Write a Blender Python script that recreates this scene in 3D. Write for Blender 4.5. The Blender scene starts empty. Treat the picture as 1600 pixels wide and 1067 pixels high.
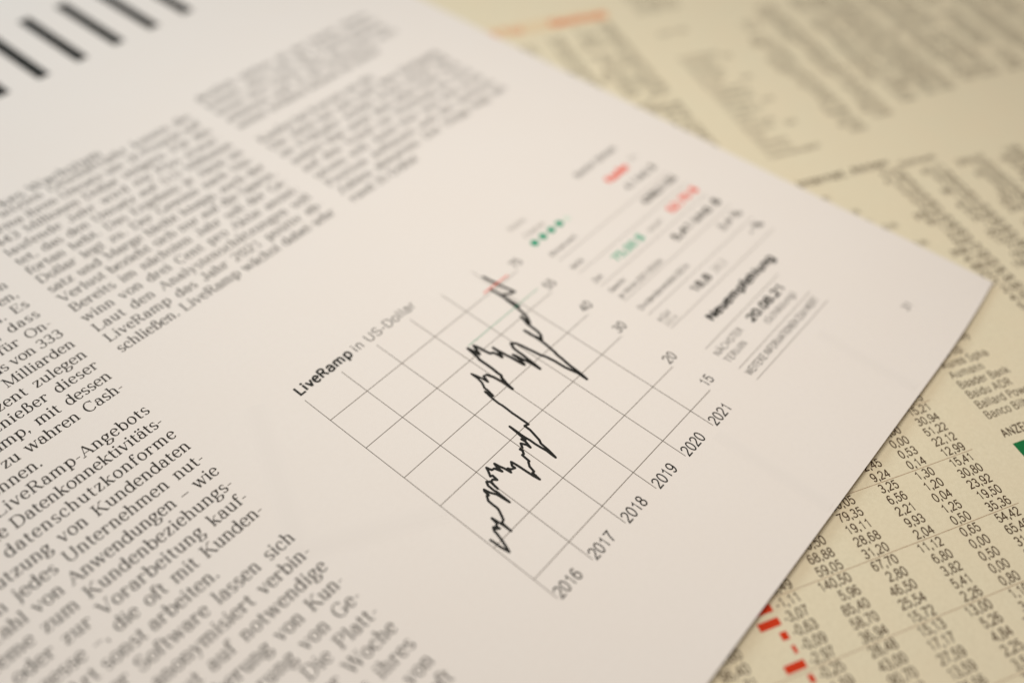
import bpy, math, random
from mathutils import Matrix, Vector, noise

# ------------------------------------------------------------------ scene
S = bpy.context.scene
COL = S.collection
U = 0.009                      # one chart year on the page = 9 mm; all layout below is in U
random.seed(7)

# camera (solved from the chart grid and the edges of the page)
RC = ((0.64717936, -0.76136961, 0.03840827),
      (-0.55266642, -0.5032877, -0.66427503),
      (0.52508923, 0.40867813, -0.74650083))
CC = Vector((-6.81060922, -4.51046604, 15.37308335))
cd = bpy.data.cameras.new('camera')
cam = bpy.data.objects.new('camera', cd)
COL.objects.link(cam)
ax = [Vector(RC[0]), -Vector(RC[1]), -Vector(RC[2])]
m = Matrix((ax[0], ax[1], ax[2])).transposed().to_4x4()
m.translation = CC * U
cam.matrix_world = m
cd.sensor_width = 36.0
cd.lens = 1504.04 / 1600 * 36.0
cd.clip_start = 0.01
cd.clip_end = 10.0
cd.dof.use_dof = True
cd.dof.focus_distance = 18.75 * U
cd.dof.aperture_fstop = 5.0
S.camera = cam

w = bpy.data.worlds.new('World')
S.world = w
w.use_nodes = True
bg = w.node_tree.nodes['Background']
bg.inputs[0].default_value = (1.0, 0.85, 0.70, 1)
bg.inputs[1].default_value = 0.25

def area(name, loc, target, size, power, color):
    l = bpy.data.lights.new(name, 'AREA')
    l.shape = 'DISK'
    l.size = size
    l.energy = power
    l.color = color
    o = bpy.data.objects.new(name, l)
    COL.objects.link(o)
    o.location = Vector(loc) * U
    d = (Vector(target) - Vector(loc)).normalized()
    o.rotation_euler = d.to_track_quat('-Z', 'Y').to_euler()
    return o
area('key_lamp', (7, 4.5, 28), (7, 4.5, 0), 0.15, 0.455, (1.0, 0.93, 0.84))
area('window_light', (-2, 44, 30), (4, 10, 0), 0.24, 0.66, (0.75, 0.905, 1.0))

S.view_settings.view_transform = 'Standard'
S.view_settings.look = 'None'
S.view_settings.exposure = 0
S.view_settings.gamma = 1
S.cycles.max_bounces = 6

# ------------------------------------------------------------------ materials
def mat(name, col, rough=0.75, spec=0.2):
    M = bpy.data.materials.new(name)
    M.use_nodes = True
    b = M.node_tree.nodes['Principled BSDF']
    b.inputs['Base Color'].default_value = (*col, 1)
    b.inputs['Roughness'].default_value = rough
    b.inputs['Specular IOR Level'].default_value = spec
    return M

def paper_mat(name, c0, c1, c2, fib, mott, bump, rough=0.8, spec=0.2):
    """paper: fine fibres + soft mottling in the stock itself, tiny bump"""
    M = mat(name, c0, rough, spec)
    t = M.node_tree
    n, L = t.nodes, t.links
    b = n['Principled BSDF']
    tc = n.new('ShaderNodeTexCoord')
    n1 = n.new('ShaderNodeTexNoise')
    n1.inputs['Scale'].default_value = fib
    n1.inputs['Detail'].default_value = 6
    n1.inputs['Roughness'].default_value = .7
    n2 = n.new('ShaderNodeTexNoise')
    n2.inputs['Scale'].default_value = mott
    n2.inputs['Detail'].default_value = 4
    for q in (n1, n2):
        L.new(tc.outputs['Object'], q.inputs['Vector'])
    r1 = n.new('ShaderNodeMapRange')
    r1.inputs[1].default_value = .35
    r1.inputs[2].default_value = .65
    L.new(n1.outputs['Fac'], r1.inputs[0])
    r2 = n.new('ShaderNodeMapRange')
    r2.inputs[1].default_value = .3
    r2.inputs[2].default_value = .7
    L.new(n2.outputs['Fac'], r2.inputs[0])
    m1 = n.new('ShaderNodeMix')
    m1.data_type = 'RGBA'
    m1.inputs[6].default_value = (*c0, 1)
    m1.inputs[7].default_value = (*c1, 1)
    L.new(r1.outputs[0], m1.inputs[0])
    m2 = n.new('ShaderNodeMix')
    m2.data_type = 'RGBA'
    L.new(m1.outputs[2], m2.inputs[6])
    m2.inputs[7].default_value = (*c2, 1)
    mu = n.new('ShaderNodeMath')
    mu.operation = 'MULTIPLY'
    mu.inputs[1].default_value = .5
    L.new(r2.outputs[0], mu.inputs[0])
    L.new(mu.outputs[0], m2.inputs[0])
    L.new(m2.outputs[2], b.inputs['Base Color'])
    bp = n.new('ShaderNodeBump')
    bp.inputs['Strength'].default_value = bump
    bp.inputs['Distance'].default_value = 0.00002
    L.new(n1.outputs['Fac'], bp.inputs['Height'])
    L.new(bp.outputs[0], b.inputs['Normal'])
    return M

def ink_mat(name, col, rough=0.6, spec=0.15, var=.35):
    """printing ink: slightly uneven coverage"""
    M = mat(name, col, rough, spec)
    t = M.node_tree
    n, L = t.nodes, t.links
    tc = n.new('ShaderNodeTexCoord')
    q = n.new('ShaderNodeTexNoise')
    q.inputs['Scale'].default_value = 2600
    q.inputs['Detail'].default_value = 3
    L.new(tc.outputs['Object'], q.inputs['Vector'])
    mx = n.new('ShaderNodeMix')
    mx.data_type = 'RGBA'
    mx.inputs[6].default_value = (*[c * (1 - var) for c in col], 1)
    mx.inputs[7].default_value = (*[min(1, c * (1 + var)) for c in col], 1)
    L.new(q.outputs['Fac'], mx.inputs[0])
    L.new(mx.outputs[2], n['Principled BSDF'].inputs['Base Color'])
    return M

M_PAGE = paper_mat('magazine_paper', (.815, .769, .731), (.80, .754, .716), (.805, .749, .704), 900, 60, .10)
M_EDGE = mat('paper_edge', (.62, .58, .52))
M_NEWS = paper_mat('newsprint', (.78, .715, .54), (.71, .645, .48), (.77, .675, .50), 1500, 120, .35, .9, .1)
M_BLACK = ink_mat('black_ink', (.016, .016, .014))
M_SERIF = ink_mat('text_ink', (.028, .023, .017))
M_GRID = ink_mat('hairline_ink', (.115, .095, .075))
M_GREY = ink_mat('grey_ink', (.055, .050, .043))
M_PALE = ink_mat('pale_ink', (.24, .22, .195))
M_NINK = ink_mat('newspaper_ink', (.078, .047, .027), .8, .05, .5)
M_NFAR = M_NINK
M_NRULE = ink_mat('newspaper_rule_ink', (.42, .29, .19), .8, .05)
M_RED = ink_mat('red_ink', (.62, .045, .012), .7, .1, .15)
M_CORAL = ink_mat('coral_ink', (.85, .10, .05), .7, .1, .1)
M_GREEN = ink_mat('green_ink', (.02, .33, .19), .7, .1, .1)
M_MINT = ink_mat('mint_ink', (.06, .42, .26), .7, .1, .1)
M_ADGREEN = ink_mat('advert_green_ink', (.012, .17, .055), .7, .1, .2)
M_ORANGE = ink_mat('orange_tint_ink', (.76, .62, .42), .8, .1, .1)
M_ORED = ink_mat('orange_red_ink', (.72, .18, .07), .8, .1, .1)
M_RIPPLE_GHOST = [mat('ripple_shade_ghost', tuple(c * f for c in (.808, .760, .721))) for f in (.993, .986, .979)]  # darker paper tones: painted ripple shade and show-through

# ------------------------------------------------------------------ surfaces
PAGE_X0, PAGE_X1, PAGE_Y0, PAGE_Y1 = -10.3, 12.92, -3.325, 27.8
ZN = -0.155                      # newspaper surface below the page
NT = math.radians(-27.6)
NUX = (math.cos(NT), math.sin(NT))
NUY = (-math.sin(NT), math.cos(NT))

def page_h(x, y):
    """height of the magazine page: nearly flat, tiny waves, corner dipping"""
    h = .012 * math.sin(x * .45 + .6) * math.cos(y * .31 + .2) + .008 * math.sin(y * .8 + x * .2)
    c = max(0., (x - 8.0) / 5.0) * max(0., (1.5 - y) / 5.0)
    h -= .07 * c * c
    e = max(0., (-1.8 - y) / 1.5)
    h += .012 * e * e
    return h

def news_h(a, b):
    x, y = a * NUX[0] + b * NUY[0], a * NUX[1] + b * NUY[1]
    h = .018 * noise.noise((a * .22, b * .16, 1.3)) + .010 * noise.noise((a * .7, b * .5, 4.1))
    return ZN + h - .01

def page_pt(x, y, z):
    return (x * U, y * U, (page_h(x, y) + z) * U)

def news_pt(a, b, z):
    return ((a * NUX[0] + b * NUY[0]) * U, (a * NUX[1] + b * NUY[1]) * U, (news_h(a, b) + z) * U)

# ------------------------------------------------------------------ mesh collector
INK = 0.0035                    # height of print above its sheet (0.03 mm)

class Ink:
    def __init__(self, place):
        self.v, self.f, self.place, self.k = [], [], place, 0
    def strip(self, left, right, closed=False):
        z = INK + (self.k % 7) * .0002
        self.k += 1
        b = len(self.v)
        n = len(left)
        for p, q in zip(left, right):
            self.v.append(self.place(p[0], p[1], z))
            self.v.append(self.place(q[0], q[1], z))
        for i in range(n - 1):
            a = b + 2 * i
            self.f.append((a, a + 1, a + 3, a + 2))
        if closed:
            a = b + 2 * (n - 1)
            self.f.append((a, a + 1, b + 1, b))
    def poly(self, pts):
        z = INK + (self.k % 7) * .0002
        self.k += 1
        b = len(self.v)
        self.v += [self.place(p[0], p[1], z) for p in pts]
        self.f.append(tuple(range(b, b + len(pts))))
    def line(self, x0, y0, x1, y1, wd):
        n = max(1, int(math.hypot(x1 - x0, y1 - y0) / .5))
        dx, dy = x1 - x0, y1 - y0
        l = math.hypot(dx, dy)
        nx, ny = -dy / l * wd / 2, dx / l * wd / 2
        P = [(x0 + dx * i / n, y0 + dy * i / n) for i in range(n + 1)]
        self.strip([(p[0] + nx, p[1] + ny) for p in P], [(p[0] - nx, p[1] - ny) for p in P])
    def rect(self, x0, y0, x1, y1):
        self.line(x0, (y0 + y1) / 2, x1, (y0 + y1) / 2, y1 - y0)
    def disc(self, x, y, r, n=10):
        self.poly([(x + r * math.cos(i * 6.2832 / n), y + r * math.sin(i * 6.2832 / n)) for i in range(n)])
    def build(self, name, material, parent, label=None):
        me = bpy.data.meshes.new(name)
        me.from_pydata(self.v, [], self.f)
        me.update()
        # all print faces look up
        flip = [p.index for p in me.polygons if p.normal.z < 0]
        if flip:
            fl = set(flip)
            me2 = bpy.data.meshes.new(name)
            me2.from_pydata(self.v, [], [tuple(reversed(f)) if i in fl else f for i, f in enumerate(self.f)])
            bpy.data.meshes.remove(me)
            me = me2
            me.name = name
        me.materials.append(material)
        o = bpy.data.objects.new(name, me)
        COL.objects.link(o)
        if parent:
            o.parent = parent
        if label:
            o['label'] = label
        return o

# ------------------------------------------------------------------ a small stroke-built typeface
def Ln(*c):
    return [(c[i], c[i + 1]) for i in range(0, len(c), 2)]
def Ar(cx, cy, rx, ry, a0, a1):
    n = max(4, int(abs(a1 - a0) / 18))
    return [(cx + rx * math.cos(math.radians(a0 + (a1 - a0) * i / n)),
             cy + ry * math.sin(math.radians(a0 + (a1 - a0) * i / n))) for i in range(n + 1)]
# item kinds: P normal stroke, O closed loop, T thin, K thick, S serif (x,y,width), B ball, D dot
def arch(x0, x1, h=.46):
    r = (x1 - x0) / 2
    return ('P', Ar(x0 + r, h - .14, r, .14, 165, 0) + Ln(x1, 0))
def stem(x, y0, y1, top='flag', bot='full'):
    r = [('K', Ln(x, y0, x, y1))]
    if top == 'flag': r.append(('S', x - .045, y1, .12))
    if top == 'full': r.append(('S', x, y1, .2))
    if bot == 'full': r.append(('S', x, y0, .2))
    return r
G = {}
G['n'] = (.54, stem(.12, 0, .46) + [arch(.12, .40), ('S', .40, 0, .19)])
G['m'] = (.82, stem(.12, 0, .46) + [arch(.12, .395), arch(.395, .67), ('S', .395, 0, .17), ('S', .67, 0, .17)])
G['h'] = (.54, stem(.12, 0, .72) + [arch(.12, .40), ('S', .40, 0, .19)])
G['u'] = (.54, [('P', Ln(.12, .46) + Ar(.25, .14, .13, .13, 180, 345)), ('K', Ln(.40, 0, .40, .46)), ('S', .075, .46, .12), ('S', .355, .46, .12), ('S', .44, 0, .11)])
G['i'] = (.27, stem(.13, 0, .46) + [('D', .125, .64, .055)])
G['l'] = (.27, stem(.13, 0, .72))
G['o'] = (.50, [('O', Ar(.25, .23, .185, .235, 0, 360))])
G['e'] = (.46, [('T', Ln(.065, .26, .405, .26)), ('P', Ar(.235, .23, .18, .235, 8, 322))])
G['a'] = (.48, [('P', Ar(.215, .32, .135, .14, 150, 0) + Ln(.35, .08) + Ar(.41, .08, .06, .07, 180, 300)), ('P', Ln(.35, .275) + Ar(.205, .135, .145, .135, 75, 325)), ('B', .10, .345, .045)])
G['c'] = (.45, [('P', Ar(.245, .23, .185, .235, 45, 318)), ('B', .365, .35, .05)])
G['d'] = (.54, [('O', Ar(.235, .23, .175, .235, 0, 360)), ('K', Ln(.41, 0, .41, .72)), ('S', .365, .72, .12), ('S', .45, 0, .11)])
G['b'] = (.54, [('O', Ar(.295, .23, .175, .235, 0, 360)), ('K', Ln(.12, 0, .12, .72)), ('S', .075, .72, .12)])
G['p'] = (.54, [('O', Ar(.295, .23, .175, .235, 0, 360)), ('K', Ln(.12, -.2, .12, .46)), ('S', .075, .46, .12), ('S', .12, -.2, .2)])
G['q'] = (.54, [('O', Ar(.235, .23, .175, .235, 0, 360)), ('K', Ln(.41, -.2, .41, .46)), ('S', .41, -.2, .2)])
G['g'] = (.50, [('O', Ar(.22, .315, .145, .15, 0, 360)), ('P', Ln(.13, .19) + Ar(.17, .11, .07, .06, 140, 250) + Ar(.30, -.035, .15, .085, 90, -60) + Ar(.22, -.12, .18, .08, -30, -180) + Ln(.10, -.03, .16, .045)), ('B', .43, .43, .04), ('T', Ln(.33, .42, .43, .45))])
G['s'] = (.40, [('P', Ar(.205, .34, .125, .12, 35, 225) + Ar(.20, .115, .135, .115, 45, -150)), ('S', .325, .385, .03), ('S', .075, .085, .03)])
G['r'] = (.42, stem(.12, 0, .46) + [('P', Ar(.27, .29, .15, .155, 170, 60)), ('B', .355, .40, .05)])
G['t'] = (.34, [('P', Ln(.14, .60, .14, .12) + Ar(.235, .11, .095, .105, 180, 310)), ('T', Ln(.03, .44, .30, .44))])
G['f'] = (.33, [('P', Ln(.13, 0, .13, .56) + Ar(.245, .57, .115, .14, 180, 50)), ('T', Ln(.03, .44, .29, .44)), ('S', .13, 0, .2), ('B', .325, .66, .05)])
G['k'] = (.54, stem(.12, 0, .72) + [('T', Ln(.12, .19, .41, .45)), ('K', Ln(.22, .28, .44, 0)), ('S', .42, .455, .17), ('S', .45, 0, .17)])
G['v'] = (.50, [('K', Ln(.08, .46, .25, 0)), ('T', Ln(.25, 0, .42, .46)), ('S', .08, .46, .17), ('S', .42, .46, .14)])
G['w'] = (.74, [('K', Ln(.08, .46, .23, 0)), ('T', Ln(.23, 0, .37, .44)), ('K', Ln(.37, .46, .52, 0)), ('T', Ln(.52, 0, .66, .46)), ('S', .08, .46, .17), ('S', .36, .46, .15), ('S', .66, .46, .14)])
G['x'] = (.50, [('K', Ln(.08, .46, .42, 0)), ('T', Ln(.08, 0, .42, .46)), ('S', .08, .46, .16), ('S', .42, .46, .14), ('S', .08, 0, .14), ('S', .42, 0, .16)])
G['y'] = (.50, [('K', Ln(.08, .46, .25, .02)), ('T', Ln(.42, .46, .25, .02, .19, -.14) + Ln(.12, -.2)), ('S', .08, .46, .17), ('S', .42, .46, .14), ('B', .10, -.17, .045)])
G['z'] = (.45, [('T', Ln(.06, .44, .38, .44)), ('K', Ln(.375, .44, .07, .02)), ('T', Ln(.06, .02, .39, .02)), ('T', Ln(.065, .44, .065, .33)), ('T', Ln(.39, .02, .39, .14))])
G['j'] = (.27, [('P', Ln(.14, .46, .14, -.08) + Ar(.05, -.09, .09, .11, 0, -110)), ('D', .135, .64, .055), ('S', .095, .46, .12)])
G['ß'] = (.54, [('P', Ln(.13, 0, .13, .54) + Ar(.255, .56, .125, .15, 180, -40) + Ln(.30, .41) + Ar(.295, .20, .165, .20, 90, -130)), ('S', .10, 0, .16)])
for k, b in (('ä', 'a'), ('ö', 'o'), ('ü', 'u')):
    c = G[b][0] / 2 - .02
    G[k] = (G[b][0], G[b][1] + [('D', c - .10, .63, .05), ('D', c + .10, .63, .05)])
def cs(x, y0=0, y1=.70):
    return [('K', Ln(x, y0, x, y1)), ('S', x, y0, .24), ('S', x, y1, .24)]
G['A'] = (.70, [('T', Ln(.08, 0, .34, .70)), ('K', Ln(.34, .70, .61, 0)), ('T', Ln(.18, .24, .50, .24)), ('S', .08, 0, .18), ('S', .61, 0, .22)])
G['B'] = (.64, cs(.14) + [('P', Ln(.14, .70, .32, .70) + Ar(.32, .535, .17, .165, 90, -90) + Ln(.14, .37)), ('P', Ln(.32, .37) + Ar(.34, .185, .20, .185, 90, -90) + Ln(.14, 0))])
G['C'] = (.68, [('P', Ar(.36, .35, .28, .355, 48, 318)), ('T', Ln(.575, .70, .575, .50)), ('S', .56, .12, .03)])
G['D'] = (.72, cs(.14) + [('P', Ln(.14, .70, .34, .70) + Ar(.34, .35, .29, .35, 90, -90) + Ln(.14, 0))])
G['E'] = (.62, cs(.14) + [('T', Ln(.14, .69, .53, .69, .53, .55)), ('T', Ln(.14, .36, .40, .36)), ('T', Ln(.14, .01, .55, .01, .55, .16)), ('T', Ln(.40, .28, .40, .44))])
G['F'] = (.58, cs(.14) + [('T', Ln(.14, .69, .52, .69, .52, .55)), ('T', Ln(.14, .36, .39, .36)), ('T', Ln(.39, .28, .39, .44))])
G['G'] = (.72, [('P', Ar(.36, .35, .28, .355, 48, 330)), ('T', Ln(.575, .70, .575, .50)), ('K', Ln(.59, .02, .59, .30)), ('S', .58, .30, .22)])
G['H'] = (.76, cs(.15) + cs(.60) + [('T', Ln(.15, .36, .60, .36))])
G['I'] = (.36, cs(.17))
G['J'] = (.50, [('P', Ln(.35, .70, .35, .16) + Ar(.22, .15, .13, .15, 0, -160)), ('S', .33, .70, .24), ('B', .10, .13, .05)])
G['K'] = (.72, cs(.14) + [('T', Ln(.14, .26, .57, .69)), ('K', Ln(.30, .43, .61, 0)), ('S', .57, .70, .19), ('S', .62, 0, .20)])
G['L'] = (.60, cs(.14) + [('T', Ln(.14, .01, .54, .01, .54, .18))])
G['M'] = (.86, [('T', Ln(.13, 0, .13, .70)), ('K', Ln(.13, .70, .42, .02)), ('T', Ln(.42, .02, .71, .70)), ('K', Ln(.71, .70, .71, 0)), ('S', .13, 0, .2), ('S', .71, 0, .24), ('S', .09, .70, .13), ('S', .75, .70, .13)])
G['N'] = (.74, [('T', Ln(.13, 0, .13, .70)), ('K', Ln(.13, .70, .60, 0)), ('T', Ln(.60, 0, .60, .70)), ('S', .13, 0, .2), ('S', .60, .70, .2), ('S', .08, .70, .13)])
G['O'] = (.74, [('O', Ar(.37, .35, .29, .355, 0, 360))])
G['P'] = (.60, cs(.14) + [('P', Ln(.14, .70, .33, .70) + Ar(.33, .52, .19, .18, 90, -90) + Ln(.14, .34))])
G['Q'] = (.74, G['O'][1] + [('K', Ln(.38, .16, .62, -.08))])
G['R'] = (.68, cs(.14) + [('P', Ln(.14, .70, .33, .70) + Ar(.33, .53, .18, .17, 90, -90) + Ln(.14, .36)), ('K', Ln(.33, .36, .57, .0)), ('S', .60, 0, .13)])
G['S'] = (.54, [('P', Ar(.27, .52, .175, .18, 40, 225) + Ar(.265, .18, .195, .18, 50, -150)), ('T', Ln(.43, .70, .43, .52)), ('T', Ln(.085, 0, .085, .2))])
G['T'] = (.62, cs(.31)[:2] + [('T', Ln(.05, .54, .05, .69, .57, .69, .57, .54))])
G['U'] = (.72, [('P', Ln(.15, .70, .15, .22) + Ar(.37, .22, .22, .22, 180, 360) + Ln(.59, .70)), ('S', .15, .70, .22), ('S', .59, .70, .18)])
G['V'] = (.68, [('K', Ln(.08, .70, .34, 0)), ('T', Ln(.34, 0, .60, .70)), ('S', .08, .70, .22), ('S', .60, .70, .18)])
G['W'] = (.96, [('K', Ln(.07, .70, .28, 0)), ('T', Ln(.28, 0, .48, .70)), ('K', Ln(.48, .70, .69, 0)), ('T', Ln(.69, 0, .89, .70)), ('S', .07, .70, .2), ('S', .48, .70, .2), ('S', .89, .70, .17)])
G['X'] = (.68, [('K', Ln(.08, .70, .60, 0)), ('T', Ln(.08, 0, .60, .70))])
G['Y'] = (.66, [('K', Ln(.07, .70, .33, .32)), ('T', Ln(.59, .70, .33, .32)), ('K', Ln(.33, .32, .33, 0)), ('S', .33, 0, .22)])
G['Z'] = (.60, [('T', Ln(.08, .69, .52, .69)), ('K', Ln(.52, .69, .07, .01)), ('T', Ln(.06, .01, .54, .01))])
G['Ä'] = (.70, G['A'][1] + [('D', .24, .85, .05), ('D', .45, .85, .05)])
G['0'] = (.54, [('O', Ar(.27, .345, .19, .345, 0, 360))])
G['1'] = (.54, [('P', Ln(.12, .55, .22, .575, .30, .69, .30, 0)), ('S', .30, 0, .24)])
G['2'] = (.54, [('P', Ar(.265, .50, .185, .19, 170, -25) + Ln(.36, .33, .14, .13, .075, .015, .46, .015))])
G['3'] = (.54, [('P', Ar(.255, .52, .165, .17, 155, -90)), ('P', Ar(.25, .185, .195, .185, 90, -165)), ('T', Ln(.20, .36, .27, .36))])
G['4'] = (.54, [('K', Ln(.36, 0, .36, .68)), ('P', Ln(.36, .68, .05, .20, .49, .20))])
G['5'] = (.54, [('P', Ln(.43, .67, .14, .67, .095, .33) + Ar(.26, .225, .19, .225, 130, -160))])
G['6'] = (.54, [('O', Ar(.27, .215, .185, .215, 0, 360)), ('P', Ar(.28, .345, .20, .345, 45, 190))])
G['7'] = (.54, [('P', Ln(.06, .67, .46, .67) + Ln(.40, .58, .28, .36, .21, 0))])
G['8'] = (.54, [('O', Ar(.27, .525, .155, .165, 0, 360)), ('O', Ar(.27, .185, .19, .185, 0, 360))])
G['9'] = (.54, [('O', Ar(.27, .475, .185, .215, 0, 360)), ('P', Ar(.26, .345, .20, .345, 225, 370))])
G['.'] = (.25, [('D', .125, .045, .055)])
G[','] = (.25, [('D', .125, .045, .05), ('T', Ln(.15, .03, .10, -.11))])
G['-'] = (.32, [('T', Ln(.05, .235, .27, .235))])
G['–'] = (.52, [('T', Ln(.05, .235, .47, .235))])
G['%'] = (.86, [('O', Ar(.2, .53, .13, .16, 0, 360)), ('O', Ar(.66, .15, .13, .16, 0, 360)), ('T', Ln(.60, .70, .26, 0))])
G['('] = (.32, [('P', Ar(.34, .29, .22, .46, 125, 235))])
G[')'] = (.32, [('P', Ar(-.02, .29, .22, .46, 55, -55))])
G['/'] = (.30, [('T', Ln(.02, -.02, .28, .72))])
G['$'] = (.54, G['S'][1] + [('T', Ln(.265, -.08, .265, .78))])
G['"'] = (.36, [('T', Ln(.12, .70, .12, .52)), ('T', Ln(.24, .70, .24, .52))])
# the sans face differs in a few letters
GS = dict(G)
GS['g'] = (.54, [('O', Ar(.235, .23, .175, .235, 0, 360)), ('P', Ln(.41, .46, .41, -.03) + Ar(.24, -.05, .17, .145, 0, -150))])
GS['a'] = (.52, [('P', Ar(.24, .32, .16, .145, 165, 0) + Ln(.40, .06, .44, 0)), ('P', Ln(.40, .27) + Ar(.22, .125, .155, .13, 80, 325))])
GS['y'] = (.48, [('P', Ln(.06, .46, .24, 0)), ('P', Ln(.42, .46, .22, -.08) + Ar(.12, -.07, .11, .12, -10, -100))])
GS['r'] = (.35, [('P', Ln(.12, 0, .12, .46)), ('P', Ar(.27, .27, .15, .18, 170, 75))])
GS['I'] = (.26, [('P', Ln(.13, 0, .13, .70))])
GS['M'] = (.82, [('P', Ln(.12, 0, .12, .70, .41, .02, .70, .70, .70, 0))])
GS['1'] = (.54, [('P', Ln(.12, .54) + Ar(.12, .70, .19, .16, -80, -10) + Ln(.32, 0))])
GS['G'] = (.74, [('P', Ar(.37, .35, .29, .355, 45, 350) + Ln(.655, .34, .40, .34)), ('P', Ln(.655, .34, .655, 0))])
GS['C'] = (.70, [('P', Ar(.37, .35, .29, .355, 45, 315))])
GS['S'] = (.64, [('P', Ar(.31, .52, .20, .18, 25, 235) + Ar(.31, .175, .23, .18, 55, -165))])
GS['s'] = (.46, [('P', Ar(.225, .34, .145, .12, 25, 230) + Ar(.225, .115, .165, .12, 55, -165))])
for k in 'EFLTZz':
    GS[k] = (G[k][0], [i for i in G[k][1] if not (i[0] == 'T' and len(i[1]) == 2 and abs(i[1][0][0] - i[1][1][0]) < .01)])
GS['E'] = (.62, [('P', Ln(.55, .70, .13, .70, .13, 0, .56, 0)), ('P', Ln(.13, .36, .50, .36))])
GS['F'] = (.57, [('P', Ln(.53, .70, .13, .70, .13, 0)), ('P', Ln(.13, .35, .48, .35))])
GS['L'] = (.54, [('P', Ln(.13, .70, .13, 0, .51, 0))])
GS['T'] = (.60, [('P', Ln(.03, .69, .57, .69)), ('P', Ln(.30, 0, .30, .69))])

def offset(pts, wf, closed):
    if closed:
        pts = pts[:-1]
    n = len(pts)
    q = [pts[0]]
    for p in pts[1:]:
        if math.hypot(p[0] - q[-1][0], p[1] - q[-1][1]) > 1e-4:
            q.append(p)
    pts, n = q, len(q)
    Lf, Rt = [], []
    for i in range(n):
        a = pts[i - 1] if (i or closed) else pts[i]
        c = pts[(i + 1) % n] if (i < n - 1 or closed) else pts[i]
        b = pts[i]
        d1 = (b[0] - a[0], b[1] - a[1])
        d2 = (c[0] - b[0], c[1] - b[1])
        l1, l2 = math.hypot(*d1), math.hypot(*d2)
        if l1 < 1e-6: d1, l1 = d2, l2
        if l2 < 1e-6: d2, l2 = d1, l1
        d1 = (d1[0] / l1, d1[1] / l1)
        d2 = (d2[0] / l2, d2[1] / l2)
        t = (d1[0] + d2[0], d1[1] + d2[1])
        lt = math.hypot(*t)
        if lt < .15:
            t, lt = d1, 1.0
        t = (t[0] / lt, t[1] / lt)
        cosv = max(.5, t[0] * d1[0] + t[1] * d1[1])
        h = wf(t) / 2 / cosv
        Lf.append((b[0] - t[1] * h, b[1] + t[0] * h))
        Rt.append((b[0] + t[1] * h, b[1] - t[0] * h))
    return Lf, Rt, closed

CACHE = {}
def glyph(ch, face, wt):
    key = (ch, face, wt)
    if key in CACHE:
        return CACHE[key]
    src = G if face == 'serif' else GS
    adv, items = src.get(ch, (.3, []))
    thick, thin = (wt, wt * .42) if face == 'serif' else (wt, wt * .96)
    def ym(p):
        x, y = p
        if face == 'serif':
            if ch.islower() and ch.isalpha() and y > 0:
                y = y * 1.07 if y <= .46 else .492 + (y - .46) * .88
            return (x, y)
        if ch.islower() and ch.isalpha():
            y = y * 1.12 if y <= .46 else .515 + (y - .46) * .80
            x = x * 1.06
        return (x, y)
    out = []
    for it in items:
        k = it[0]
        if k in 'PO':
            if face == 'serif':
                wf = lambda t: thin + (thick - thin) * abs(t[1]) ** 1.6
            else:
                wf = lambda t: thick * (.90 + .10 * abs(t[1]))
            out.append(('s', offset([ym(p) for p in it[1]], wf, k == 'O')))
        elif k == 'T':
            out.append(('s', offset([ym(p) for p in it[1]], lambda t: thin, False)))
        elif k == 'K':
            out.append(('s', offset([ym(p) for p in it[1]], lambda t: thick, False)))
        elif k == 'S' and face == 'serif':
            x, y, wd = it[1:]
            h = thin * 1.05
            y = ym((x, y))[1]
            y = y + h / 2 if y < .05 else (y - h / 2)
            out.append(('s', offset([(x - wd / 2, y), (x + wd / 2, y)], lambda t: h, False)))
        elif k == 'B' and face == 'serif':
            out.append(('d', (it[1], it[2], it[3])))
        elif k == 'D':
            x, y = ym((it[1], it[2]))
            out.append(('d', (x, y, max(it[3], wt * .62))))
    if face != 'serif' and ch.islower() and ch.isalpha():
        adv *= 1.06
    CACHE[key] = (adv, out)
    return CACHE[key]

def width(s, face, em, wt, track=0, xs=1):
    return sum((.26 if c == ' ' else glyph(c, face, wt)[0]) + track for c in s) * em * xs

def put(ink, s, x, y, em, face='sans', wt=.075, align='l', track=0, xs=1, space=None):
    """set one line of type; space = extra width per blank (justified setting)"""
    wd = width(s, face, em, wt, track, xs)
    if align == 'r': x -= wd
    if align == 'c': x -= wd / 2
    for c in s:
        if c == ' ':
            x += (.26 + track) * em * xs + (space or 0)
            continue
        adv, items = glyph(c, face, wt)
        for k, d in items:
            if k == 's':
                Lf, Rt, cl = d
                f = lambda p: (x + p[0] * em * xs, y + p[1] * em)
                ink.strip([f(p) for p in Lf], [f(p) for p in Rt], cl)
            else:
                ink.disc(x + d[0] * em * xs, y + d[1] * em, d[2] * em, 9)
        x += (adv + track) * em * xs
    return x

def justify(ink, s, x0, x1, y, em, face='serif', wt=.096, xs=.925):
    n = max(1, s.count(' '))
    slack = (x1 - x0) - width(s, face, em, wt, 0, xs)
    # tight lines close up the letters, loose lines open words and letters
    sp = slack / n if slack > 0 else 0
    sp = min(sp, .16 * em) if slack > 0 else .0
    tr = (slack - sp * n) / (len(s) * em * xs)
    if slack > 0 and tr > .05:
        sp += (tr - .05) * len(s) * em * xs / n
        tr = .05
    put(ink, s, x0, y, em, face, wt, 'l', tr, xs, sp)

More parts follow.
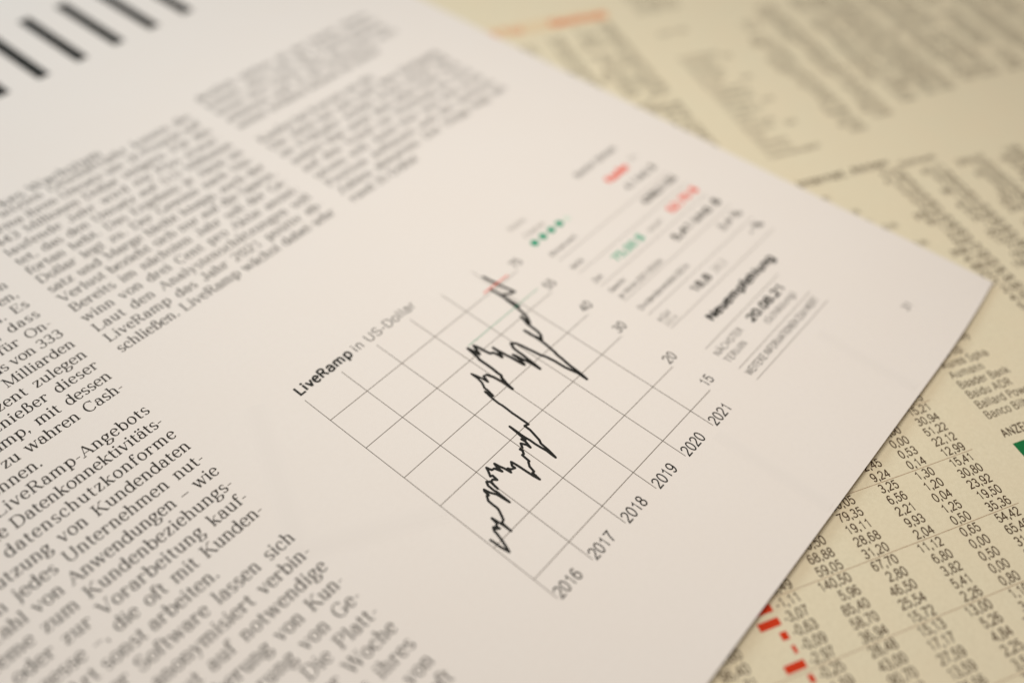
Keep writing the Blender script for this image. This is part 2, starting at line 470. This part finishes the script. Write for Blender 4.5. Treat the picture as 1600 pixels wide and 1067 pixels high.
# ------------------------------------------------------------------ solid sheets
def sheet(name, place, x0, x1, y0, y1, nx, ny, th, material, parent, warp=None, edge=None):
    V, F = [], []
    def P(i, j):
        x, y = x0 + (x1 - x0) * i / nx, y0 + (y1 - y0) * j / ny
        return warp(x, y) if warp else (x, y)
    for k in (0, 1):
        for j in range(ny + 1):
            for i in range(nx + 1):
                x, y = P(i, j)
                V.append(place(x, y, -th * k))
    st = (nx + 1) * (ny + 1)
    I = lambda i, j, k: k * st + j * (nx + 1) + i
    for j in range(ny):
        for i in range(nx):
            F.append((I(i, j, 0), I(i + 1, j, 0), I(i + 1, j + 1, 0), I(i, j + 1, 0)))
            F.append((I(i, j, 1), I(i, j + 1, 1), I(i + 1, j + 1, 1), I(i + 1, j, 1)))
    n0 = len(F)
    V += list(V)
    I0 = I
    I = lambda i, j, k: 2 * st + I0(i, j, k)
    for i in range(nx):
        F.append((I(i, 0, 0), I(i, 0, 1), I(i + 1, 0, 1), I(i + 1, 0, 0)))
        F.append((I(i, ny, 0), I(i + 1, ny, 0), I(i + 1, ny, 1), I(i, ny, 1)))
    for j in range(ny):
        F.append((I(0, j, 0), I(0, j + 1, 0), I(0, j + 1, 1), I(0, j, 1)))
        F.append((I(nx, j, 0), I(nx, j, 1), I(nx, j + 1, 1), I(nx, j + 1, 0)))
    me = bpy.data.meshes.new(name)
    me.from_pydata(V, [], F)
    me.materials.append(material)
    if edge: me.materials.append(edge)
    for p in me.polygons:
        p.use_smooth = p.index < n0
        if edge and p.index >= n0: p.material_index = 1
    me.update()
    o = bpy.data.objects.new(name, me)
    COL.objects.link(o)
    if parent: o.parent = parent
    return o

def empty(name, label, cat):
    o = bpy.data.objects.new(name, None)
    COL.objects.link(o)
    o.empty_display_size = .02
    o['label'] = label
    o['category'] = cat
    return o

# tabletop far below the frame, carries the newspaper
M_WOOD = paper_mat('table_wood', (.22, .13, .07), (.17, .095, .05), (.25, .15, .085), 60, 9, .2, .5, .3)
tb = sheet('tabletop', lambda x, y, z: (x * U, y * U, (z - 0.31) * U), -60, 75, -55, 80, 2, 2, 2.5, M_WOOD, None)
tb['kind'] = 'structure'

# ------------------------------------------------------------------ newspaper
news = empty('newspaper', 'yellowish newspaper with dense stock price tables lying under the white page', 'newspaper')
sheet('newsprint_sheet', news_pt, -16, 30, -14, 27, 130, 110, .07, M_NEWS, news)

ROW = .2685
EMN = .258
XSN = .90
def digits_col(name, right, rows, em=EMN, wt=.104, material=None, xs=XSN):
    k = Ink(news_pt)
    for b, s in rows:
        jx = random.uniform(-.006, .006)
        put(k, s, right + jx, b, em, 'sans', wt, 'r', xs=xs)
    return k.build(name, material or M_NINK, news)
def rnd():
    r = random.random()
    if r < .45: return '%d,%02d' % (random.randint(0, 9), random.randint(0, 99))
    if r < .88: return '%d,%02d' % (random.randint(10, 99), random.randint(0, 99))
    return '%d,%02d' % (random.randint(100, 399), random.randint(0, 99))
def rows_at(b0, vals):
    return [(b0 - ROW * i, v) for i, v in enumerate(vals)]
def more(vals, n):
    return vals + [rnd() for _ in range(n)]
B0 = .705      # baseline of the first row (75,)
digits_col('price_column', 9.32, rows_at(B0 + ROW, more(['81,75', '15,21', '30,94', '51,22', '22,12', '12,99', '15,41', '30,80', '23,92', '19,50', '35,36', '54,42', '65,40', '31,18', '27,05', '14,60', '1,12', '8,35', '12,40'], 8)))
digits_col('price_column', 8.35, rows_at(B0, more(['0,00', '0,00', '0,00', '0,53', '0,14', '1,30', '1,20', '0,04', '1,25', '0,50', '0,65', '0,00', '0,50', '0,00', '0,80', '1,10', '3,41'], 8))[1:])
digits_col('price_column', 7.48, rows_at(B0 - 2 * ROW, more(['6,20', '2,45', '9,24', '3,25', '6,56', '2,21', '9,93', '2,04', '11,12', '6,80', '3,82', '5,41', '2,26', '13,00', '5,26', '4,84', '2,25', '3,54'], 8)))
digits_col('price_column', 6.45, rows_at(B0 - 4 * ROW, more(['12,40', '30,05', '79,35', '19,11', '28,68', '31,20', '67,70', '2,80', '46,50', '25,54', '15,72', '15,13', '17,17', '27,59', '13,59', '36,56'], 8)))
digits_col('price_column', 5.42, rows_at(B0 - 7 * ROW, more(['10,50', '68,88', '59,05', '140,50', '5,96', '85,40', '58,70', '36,94', '28,48', '43,00', '90,70', '61,13'], 8)))
digits_col('price_column', 4.33, rows_at(B0 - 9 * ROW, more(['0,49', '-1,11', '-3,07', '-0,63', '-0,09', '-2,97', '-0,25', '-1,59', '-0,86'], 8)))
digits_col('price_column', 2.80, rows_at(B0 - 12 * ROW, more(['81,60', '96,40', '14,71'], 8)))
k = Ink(news_pt)
for b in (-.405, -1.745, -3.095, -4.435, .935):
    k.line(-2, b - .015, 9.42, b - .015, .011)
k.build('table_rule', M_NRULE, news)
# red bars of the percentage changes
for i, wd in ((10, .55), (11, .42), (12, .14), (13, .07), (14, .40), (15, .10), (16, .25)):
    k = Ink(news_pt)
    b = B0 - i * ROW
    x1 = 3.735
    k.rect(x1 - wd, b + .005, x1, b + .155)
    k.build('change_bar', M_RED, news)
# share names beside the second table
NAMES = ['Adva Optical', 'Aegon', 'Aena', 'Ageas', 'Ahold', 'Air France', 'Airbus Group', 'Akzo Nobel', 'Alcon', 'Alfa Laval', 'Alstom', 'Amadeus Fire',
         'Ambev', 'Amgen', 'Andritz', 'Anglo Gold', 'Aperam', 'Arcelor', 'Argenx', 'ASML Hold.', 'Assa Abloy', 'Axa Sp.', 'Aurea Spha', 'Aumann', 'Baader Bank', 'Baidu ADR', 'Ballard Power', 'Banco Bilbao']
k = Ink(news_pt)
k2 = {13.75: [], 14.92: [], 16.25: [], 17.45: [], 18.6: [], 19.8: [], 21.0: []}
for i, s in enumerate(NAMES):
    b = .085 + .283 * (len(NAMES) - 1 - i)
    if b > 7.35: continue
    put(k, s, 10.25, b, .265, 'sans', .088, xs=.9)
    for r in k2:
        k2[r].append((b, rnd()))
for b, xr in ((7.13, 11.27), (6.43, 11.70), (5.68, 12.28), (4.9, 12.6)):
    put(k, 'NA O.N.', xr, b, .25, 'sans', .09, 'r', xs=.9)
k.build('share_name_list', M_NINK, news)
for r in k2:
    digits_col('price_column', r, k2[r] + ([(7.46, 'Kurs')] if r < 14 else [(7.62, 'Schluss')] if r < 15 else []), .265, .12, None, 1.2)
k = Ink(news_pt)
put(k, 'Internat. Aktien', 10.74, 7.80, .34, 'sans', .13, xs=1.18)
k.build('section_heading', M_NINK, news)
# advert
k = Ink(news_pt)
put(k, 'ANZEIGE', 10.25, -.415, .27, 'sans', .12, xs=.85)
k.build('advert_heading', M_NINK, news)
k = Ink(news_pt)
for j in range(10):
    k.rect(10.30, -.60 - .5 * (j + 1), 19.2, -.60 - .5 * j)
k.build('advert_panel', M_ADGREEN, news)
# upper tables
def block(right, b_top, b_bot, jit=0, em=.25):
    rows = []
    b = b_top
    while b > b_bot:
        if random.random() > .04:
            rows.append((b, rnd()))
        b -= .29
    digits_col('price_column', right, rows, .258, .105, None, 1.12)
for r, t, bo in ((13.98, 15.45, 9.25), (15.1, 15.8, 9.5), (16.25, 15.9, 9.9), (17.05, 16, 9.95), (17.72, 16, 10.0), (18.75, 16.2, 10.2), (19.55, 16.2, 10.2), (20.6, 16.2, 10.2), (21.7, 16.2, 10.2), (22.8, 16.2, 10.2),
                 (7.85, 16.15, 8.5), (8.82, 16.35, 7.5), (9.62, 16.4, 6.5), (6.9, 16.0, 9)):
    block(r, t, bo)
k = Ink(news_pt)
b = 14.0
pool = ['Continental', 'Covestro', 'Dt. Bank', 'Dt. Börse', 'Dt. Post', 'E.ON', 'Fresenius', 'Heidelberg', 'Henkel Vz.', 'Infineon', 'Linde PLC', 'Merck', 'MTU Aero', 'RWE St.', 'SAP', 'Siemens', 'Vonovia']
i = 0
while b > 8.8:
    put(k, pool[i % 17], 10.62, b, .25, 'sans', .08)
    if i % 4 == 1: put(k, 'NA', 11.9, b, .25, 'sans', .08)
    b -= .29
    i += 1
k.build('share_name_list', M_NINK, news)
k = Ink(news_pt)
for j in range(9):
    put(k, pool[(j * 5 + 2) % 17] + ' ' + pool[(j * 3) % 17][:3], 10.66, 16.75 + .29 * j, .25, 'sans', .08)
k.build('share_name_list', M_NINK, news)
k = Ink(news_pt)
put(k, 'Auf / Ab', 10.68, 15.42, .27, 'sans', .09)
k.build('section_heading', M_NINK, news)
k = Ink(news_pt)
k.rect(5.0, 16.80, 9.75, 17.45)
k.build('heading_band', M_ORANGE, news)
k = Ink(lambda a, b, z: news_pt(a, b, z + .004))
put(k, 'Gewinner', 7.75, 16.97, .46, 'sans', .17)
put(k, 'Die Top', 5.5, 17.0, .40, 'sans', .09)
k.build('section_heading', M_ORED, news, 'orange red heading on a pale orange band')

# ------------------------------------------------------------------ magazine page
mag = empty('magazine', 'open white magazine page with article columns and a black share price chart', 'magazine')
def warp(x, y):
    t = max(0., (x - 9.6) / 3.4)
    f = max(0., 1 - (y - PAGE_Y0) / 4)
    return (x + .10 * t * f, y + .15 * t * t * f)
sheet('page', page_pt, PAGE_X0, PAGE_X1, PAGE_Y0, PAGE_Y1, 110, 140, .022, M_PAGE, mag, warp, M_EDGE)
sheet('inner_pages', page_pt, PAGE_X0, PAGE_X1 - .22, PAGE_Y0 + .30, PAGE_Y1, 20, 28, .085, M_PAGE, mag,
      None, M_EDGE)
bpy.data.objects['inner_pages'].location.z = -.026 * U

# headline bars at the top of the page
for i in range(-9, 8):
    x = 1.56 + 1.195 * i
    if x < -6 or x > 8: continue
    k = Ink(page_pt)
    k.line(x, 19.66, x, 22.7, .37)
    k.build('headline_bar', M_BLACK, mag)

EM = .385
XS = .925
LEAD = .4276
YB = 8.835
def column(name, x0, x1, lines, last=(), label=None):
    """lines: {k: text}; k in last = ragged line"""
    k = Ink(page_pt)
    for i, s in lines.items():
        y = YB - LEAD * i
        if i in last: put(k, s, x0, y, EM, 'serif', .096, track=.012, xs=XS)
        else: justify(k, s, x0, x1, y, EM)
    return k.build(name, M_SERIF, mag)
col1 = ['Der Spezialist für die Vernetzung von', 'Daten hilft seinen Kunden seit Jahren,', 'Werbung im Netz gut zu steuern. Es', 'ist daher kein Wunder mehr, dass',
        'die Nachfrage nach Lösungen für On-', 'line-Werbung bis zuletzt um Plus von 333', 'Millionen auf nun rund 1,2 Milliarden', 'Dollar um knapp 25 Prozent zulegen', 'dürfte. Ein klarer Nutznießer dieser',
        'Entwicklung ist LiveRamp, mit dessen', 'Hilfe nun ihre Daten zu wahren Cash-', 'bringern werden können.', 'Der Kern eines LiveRamp-Angebots',
        'ist und bleibt eine Datenkonnektivitäts-', 'plattform für datenschutzkonforme', 'und mehr Nutzung von Kundendaten', 'an. So kann jedes Unternehmen nut-',
        'zen eine Zahl von Anwendungen – wie', 'die Systeme zum Kundenbeziehungs-', 'pflegen oder zur Vorarbeitung kauf-', 'naher Prozesse –, die oft mit Kunden-',
        'daten aller Art sonst arbeiten.', 'Mit Hilfe dieser Software lassen sich', 'die Daten daher anonymisiert verbin-', 'den und danach gut auf notwendige',
        'Weise für die Anreicherung von Kun-', 'den und für eine Sicherung von Ge-', 'schäftsdaten auch nutzen. Die Platt-', 'form hilft dabei in nur einer Woche',
        'und auch bei der Pflege eines ihres', 'Bestands an Profilen und Daten von', 'Firmen und Nutzern, die sich sehr oft', 'im Netz und auch bei den vielen neuen', 'Anzeigen finden, die so mehr Kunden', 'erreichen. Das zahlt sich am Ende aus']
c1 = {i - 10: s for i, s in enumerate(col1)}
column('text_column', -8.2, -2.2, c1, last=(1, 11))
col2 = ['Im letzten Geschäftsjahr konnte die', 'Firma ihren Umsatz um 16 Prozent auf', '443 Millionen Dollar steigern. Für das', 'laufende Jahr wird ein Plus erwar-', 'tet, das den Umsatz auf 515 Millionen',
        'fortan hebt. Das Ergebnis je Aktie im', 'Dollar legt zu. Der Gewinn nach Um-', 'satz und Marge bleibt knapp, auch der', 'Verlust bezieht sich nur auf die Sparte.', 'Bereits im nächsten Jahr soll der Ge-', 'winn von drei Cent pro Aktie anstei-',
        'Laut den Analystenschätzungen soll', 'LiveRamp das Jahr 2021 positiv ab-', 'schließen. LiveRamp wächst dabei sehr']
column('text_column', -1.7, 4.3, {i - 15: s for i, s in enumerate(col2)})
k = Ink(page_pt)
put(k, 'Starkes Wachstum', -1.7, 15.58, .42, 'serif', .10, track=.03)
k.build('subheading', M_BLACK, mag)
col3 = ['deutlich stärker als der Markt. Hinzu', 'kommt, dass viele der Firmen bereits', 'heute ihre Daten über die Plattform', 'anbieten und so die Reichweite stets', 'weiter erhöhen können als bisher']
column('text_column', 4.87, 11.1, {i - 16: s for i, s in enumerate(col3)}, last=(-12,))
col3 = ['Kaufen bei Kursen um die', 'Die Aktie hat sich nach dem Rückgang', 'im Frühjahr wieder etwas erholt und', 'notiert klar unter dem alten Hoch. Wer', 'auf den Trend zur Werbung im Netz', 'setzen will, kann hier nun eine erste', 'Position aufbauen und die weiteren', 'Zahlen abwarten. Der Stopp liegt bei', 'rund 35 Dollar']
column('text_column', 4.87, 11.1, {i - 10: s for i, s in enumerate(col3)}, last=(-10, -2))

# --- chart
LOG = [3.24278329 * math.log(v / 15.) for v in (15, 20, 30, 40, 55, 75)]
k = Ink(page_pt)
for y in range(6):
    k.line(y, -.54, y, 5.97 if y else 5.97, .0125)
for v in LOG:
    k.line(0, v, 5.74, v, .0125)
chart = k.build('price_chart', M_GRID, mag)
for i, s in enumerate(('2016', '2017', '2018', '2019', '2020', '2021')):
    k = Ink(page_pt)
    put(k, s, i + .035, -.60, .335, 'sans', .094, xs=.86)
    k.build('year_label', M_BLACK, chart)
for v, s in zip(LOG, ('15', '20', '30', '40', '55', '75')):
    k = Ink(page_pt)
    put(k, s, 6.06, v + .085, .33, 'sans', .088, 'r', xs=.87)
    k.build('value_label', M_GREY if s == '75' else M_BLACK, chart)
k = Ink(page_pt)
x = put(k, 'LiveRamp', 0.0, 6.13, .33, 'sans', .15)
k.build('chart_title', M_BLACK, chart, 'bold part of the chart title')
k = Ink(page_pt)
put(k, 'in US-Dollar', x + .07, 6.13, .33, 'sans', .068)
k.build('chart_title', M_BLACK, chart, 'light part of the chart title')
CURVE = [(0.082, 1.086), (0.094, 0.865), (0.126, 0.674), (0.15, 0.735), (0.217, 0.929), (0.258, 1.087), (0.264, 1.149), (0.312, 1.219), (0.365, 1.18), (0.369, 1.113), (0.291, 1.188), (0.376, 1.189), (0.42, 1.236), (0.437, 1.365), (0.462, 1.162), (0.471, 0.925), (0.487, 1.162), (0.553, 1.18), (0.592, 1.253), (0.654, 1.381), (0.668, 1.437), (0.674, 1.659), (0.737, 1.748), (0.768, 1.727), (0.786, 1.853), (0.806, 1.879), (0.825, 1.759), (0.885, 1.625), (0.898, 1.495), (0.915, 1.34), (0.92, 1.513), (0.921, 1.877), (0.966, 1.96), (1.027, 1.892), (0.999, 1.79), (0.992, 1.696), (1.003, 1.815), (1.014, 1.892), (1.081, 1.906), (1.133, 1.833), (1.148, 1.965), (1.105, 1.983), (1.168, 2.093), (1.206, 2.172), (1.231, 2.059), (1.292, 2.045), (1.305, 2.001), (1.34, 1.886), (1.351, 2.04), (1.376, 2.118), (1.392, 2.009), (1.437, 1.747), (1.461, 1.857), (1.491, 1.793), (1.564, 1.756), (1.564, 1.833), (1.622, 1.905), (1.649, 1.541), (1.679, 1.238), (1.702, 1.436), (1.745, 1.434), (1.774, 1.568), (1.843, 1.658), (1.866, 1.652), (1.885, 1.849), (1.923, 1.84), (1.969, 1.908), (1.96, 1.969), (2.019, 1.954), (2.079, 2.048), (2.13, 1.933), (2.13, 1.84), (2.173, 2.005), (2.163, 2.102), (2.205, 2.032), (2.217, 2.164), (2.246, 2.475), (2.246, 2.288), (2.255, 1.828), (2.281, 1.56), (2.273, 1.326), (2.32, 1.567), (2.339, 1.752), (2.383, 1.824), (2.451, 2.113), (2.456, 2.266), (2.537, 2.229), (2.536, 2.659), (2.549, 3.156), (2.587, 3.429), (2.613, 3.225), (2.648, 3.399), (2.649, 3.491), (2.724, 3.636), (2.75, 3.778), (2.753, 3.947), (2.81, 3.673), (2.819, 3.549), (2.859, 3.658), (2.872, 3.72), (2.944, 3.698), (2.995, 3.545), (3.017, 3.198), (3.013, 3.052), (3.04, 3.23), (3.089, 3.403), (3.135, 3.469), (3.153, 3.816), (3.156, 4.087), (3.18, 4.146), (3.201, 4.302), (3.225, 4.478), (3.249, 4.33), (3.266, 4.177), (3.311, 4.293), (3.367, 4.436), (3.435, 4.022), (3.493, 4.003), (3.524, 3.768), (3.596, 3.935), (3.599, 4.09), (3.654, 3.535), (3.678, 3.288), (3.731, 3.451), (3.734, 3.648), (3.788, 3.321), (3.807, 3.189), (3.812, 2.973), (3.842, 3.218), (3.881, 3.757), (3.947, 3.889), (4.017, 3.812), (4.07, 3.526), (4.115, 3.207), (4.157, 3.093), (4.21, 2.525), (4.254, 2.302), (4.247, 2.075), (4.281, 2.294), (4.299, 2.537), (4.358, 2.962), (4.386, 3.043), (4.421, 3.277), (4.44, 3.532), (4.429, 3.916), (4.43, 3.704), (4.475, 3.47), (4.568, 3.576), (4.597, 3.685), (4.623, 3.986), (4.7, 4.235), (4.673, 4.073), (4.679, 3.971), (4.78, 4.147), (4.84, 4.445), (4.886, 4.862), (4.906, 4.47), (4.905, 4.594), (4.87, 5.279), (4.901, 4.97), (5.182, 4.829), (5.113, 5.217), (5.06, 5.658), (5.101, 5.239)]
k = Ink(page_pt)
wd = .051
jag = []
for a, b in zip(CURVE, CURVE[1:]):
    l = math.hypot(b[0] - a[0], b[1] - a[1])
    n = max(1, int(l / .11))
    for i in range(n):
        t = i / n
        o = random.uniform(-.022, .022) if i else 0
        jag.append((a[0] + (b[0] - a[0]) * t + o * .35, a[1] + (b[1] - a[1]) * t + o))
CURVE = jag + [CURVE[-1]]
for (a, b) in zip(CURVE, CURVE[1:]):
    l = math.hypot(b[0] - a[0], b[1] - a[1])
    if l < 1e-4: continue
    k.line(a[0], a[1], b[0], b[1], wd if a[0] < 2.9 else wd * 1.3)
for p in CURVE:
    k.disc(p[0], p[1], (wd if p[0] < 2.9 else wd * 1.3) / 2, 8)
k.build('price_curve', M_BLACK, chart)
k = Ink(lambda x, y, z: page_pt(x, y, z + .002))
k.line(4.68, 5.31, 5.48, 5.29, .03)
k.build('price_marker', M_CORAL, chart, 'short red marker line')
k = Ink(lambda x, y, z: page_pt(x, y, z + .002))
k.line(3.28, 4.51, 5.60, 4.51, .014)
k.build('price_marker', M_GREEN, chart, 'thin green marker line')

# --- fact table right of the chart
XL, XR = 6.64, 11.08
tab = Ink(page_pt)
for y in (4.72, 4.12, 3.50, 2.82, 2.18, 1.58):
    tab.line(XL, y, XR, y, .010)
for y, x1 in ((.69, 9.75), (-.14, 9.75), (-.58, 9.77)):
    tab.line(XL, y, x1, y, .011)
table = tab.build('fact_table', M_GRID, mag)
def entry(s, x, y, em, wt, mt, align='l', xs=1, name='table_entry', fit=None):
    k = Ink(page_pt)
    wt *= 1.25
    if fit:
        xs = fit / width(s, 'sans', em, wt)
    put(k, s, x, y, em, 'sans', wt, align, 0, xs)
    return k.build(name, mt, table)
entry('Branche: Software', XR - .1, 6.24, .25, .085, M_GREY, 'r', fit=1.65)
entry('Kaufen', 9.72, 5.53, .31, .16, M_CORAL, fit=.88)
entry('(A)', 10.82, 5.66, .20, .05, M_PALE)
entry('4,1 Mrd. $', XR, 5.03, .28, .10, M_GREY, 'r', fit=1.22)
entry('A2N8L5 / US5', XR, 4.39, .28, .12, M_GREY, 'r', fit=1.40)
entry('52,70 $', XR, 3.73, .30, .125, M_CORAL, 'r', fit=1.22)
entry('5,41 Mrd. $', XR, 3.07, .30, .125, M_GREY, 'r', fit=1.98)
entry('3,4 %', XR, 2.45, .28, .09, M_GREY, 'r', fit=.92)
entry('– %', XR, 1.85, .28, .10, M_GREY, 'r', fit=.55)
entry('Risiko', XL, 6.18, .20, .06, M_PALE)
entry('Chance', XL + .07, 5.76, .20, .06, M_PALE, fit=.7)
k = Ink(page_pt)
for i in range(4):
    k.disc(6.73 + .31 * i, 5.52, .105, 18)
k.build('rating_dot', M_GREEN, table, 'row of four green rating dots')
k = Ink(page_pt)
k.disc(6.73 + 1.2, 5.50, .095, 18)
k.build('rating_dot', mat('pale_rating_dot', (.66, .74, .65)), table, 'pale rating dot')
entry('Börsenwert', XL, 4.91, .20, .06, M_GREY, fit=.96)
entry('WKN', XL, 4.28, .20, .07, M_GREY, fit=.42)
entry('75,00 $', 7.54, 3.70, .30, .10, M_MINT, fit=1.15)
entry('aktuell', 8.92, 3.72, .20, .06, M_PALE, fit=.55)
entry('Ziel', XL, 3.64, .20, .07, M_GREY, fit=.3)
entry('Gewinn', XL, 3.19, .19, .07, M_GREY, fit=.56)
entry('je Aktie 2021/2022e', XL, 2.92, .19, .07, M_GREY, fit=1.66)
entry('Dividendenrendite 2021e', XL, 2.37, .20, .07, M_GREY, fit=1.94)
entry('KGV', XL, 1.84, .20, .06, M_GREY, fit=.42)
entry('2021e', XL, 1.66, .17, .05, M_PALE, fit=.40)
entry('18,8', 7.92, 1.78, .28, .12, M_GREY, fit=.72)
entry('28,3', 8.80, 1.78, .26, .05, M_PALE, fit=.5)
entry('Neuempfehlung', 7.43, 1.02, .30, .145, M_BLACK, fit=2.76)
entry('20.08.21', 8.02, .34, .29, .125, M_BLACK, fit=1.48)
entry('(Schätzung)', 8.20, .05, .22, .06, M_GREY, fit=1.26)
entry('NÄCHSTER', XL, .36, .22, .06, M_GREY, fit=1.04)
entry('TERMIN', XL, .09, .22, .06, M_GREY, fit=.76)
entry('WEITERE INFORMATIONEN ZUM WERT', XL, -.43, .23, .07, M_GREY, fit=3.02)
k = Ink(page_pt)
put(k, '31', 10.72, -2.10, .26, 'sans', .08)
k.build('page_number', M_GREY, mag)

# sheet ripple shading painted as faint bands, along with show-through from the reverse
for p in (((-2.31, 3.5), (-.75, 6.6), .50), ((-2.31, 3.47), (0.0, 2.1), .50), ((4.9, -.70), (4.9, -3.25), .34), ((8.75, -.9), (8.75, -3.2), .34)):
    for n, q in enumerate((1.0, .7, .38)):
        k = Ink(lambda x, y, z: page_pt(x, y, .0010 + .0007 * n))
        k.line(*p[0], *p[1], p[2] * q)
        k.build('ripple_shade_band', M_RIPPLE_GHOST[n], mag, 'faint painted ripple shade and print showing through')
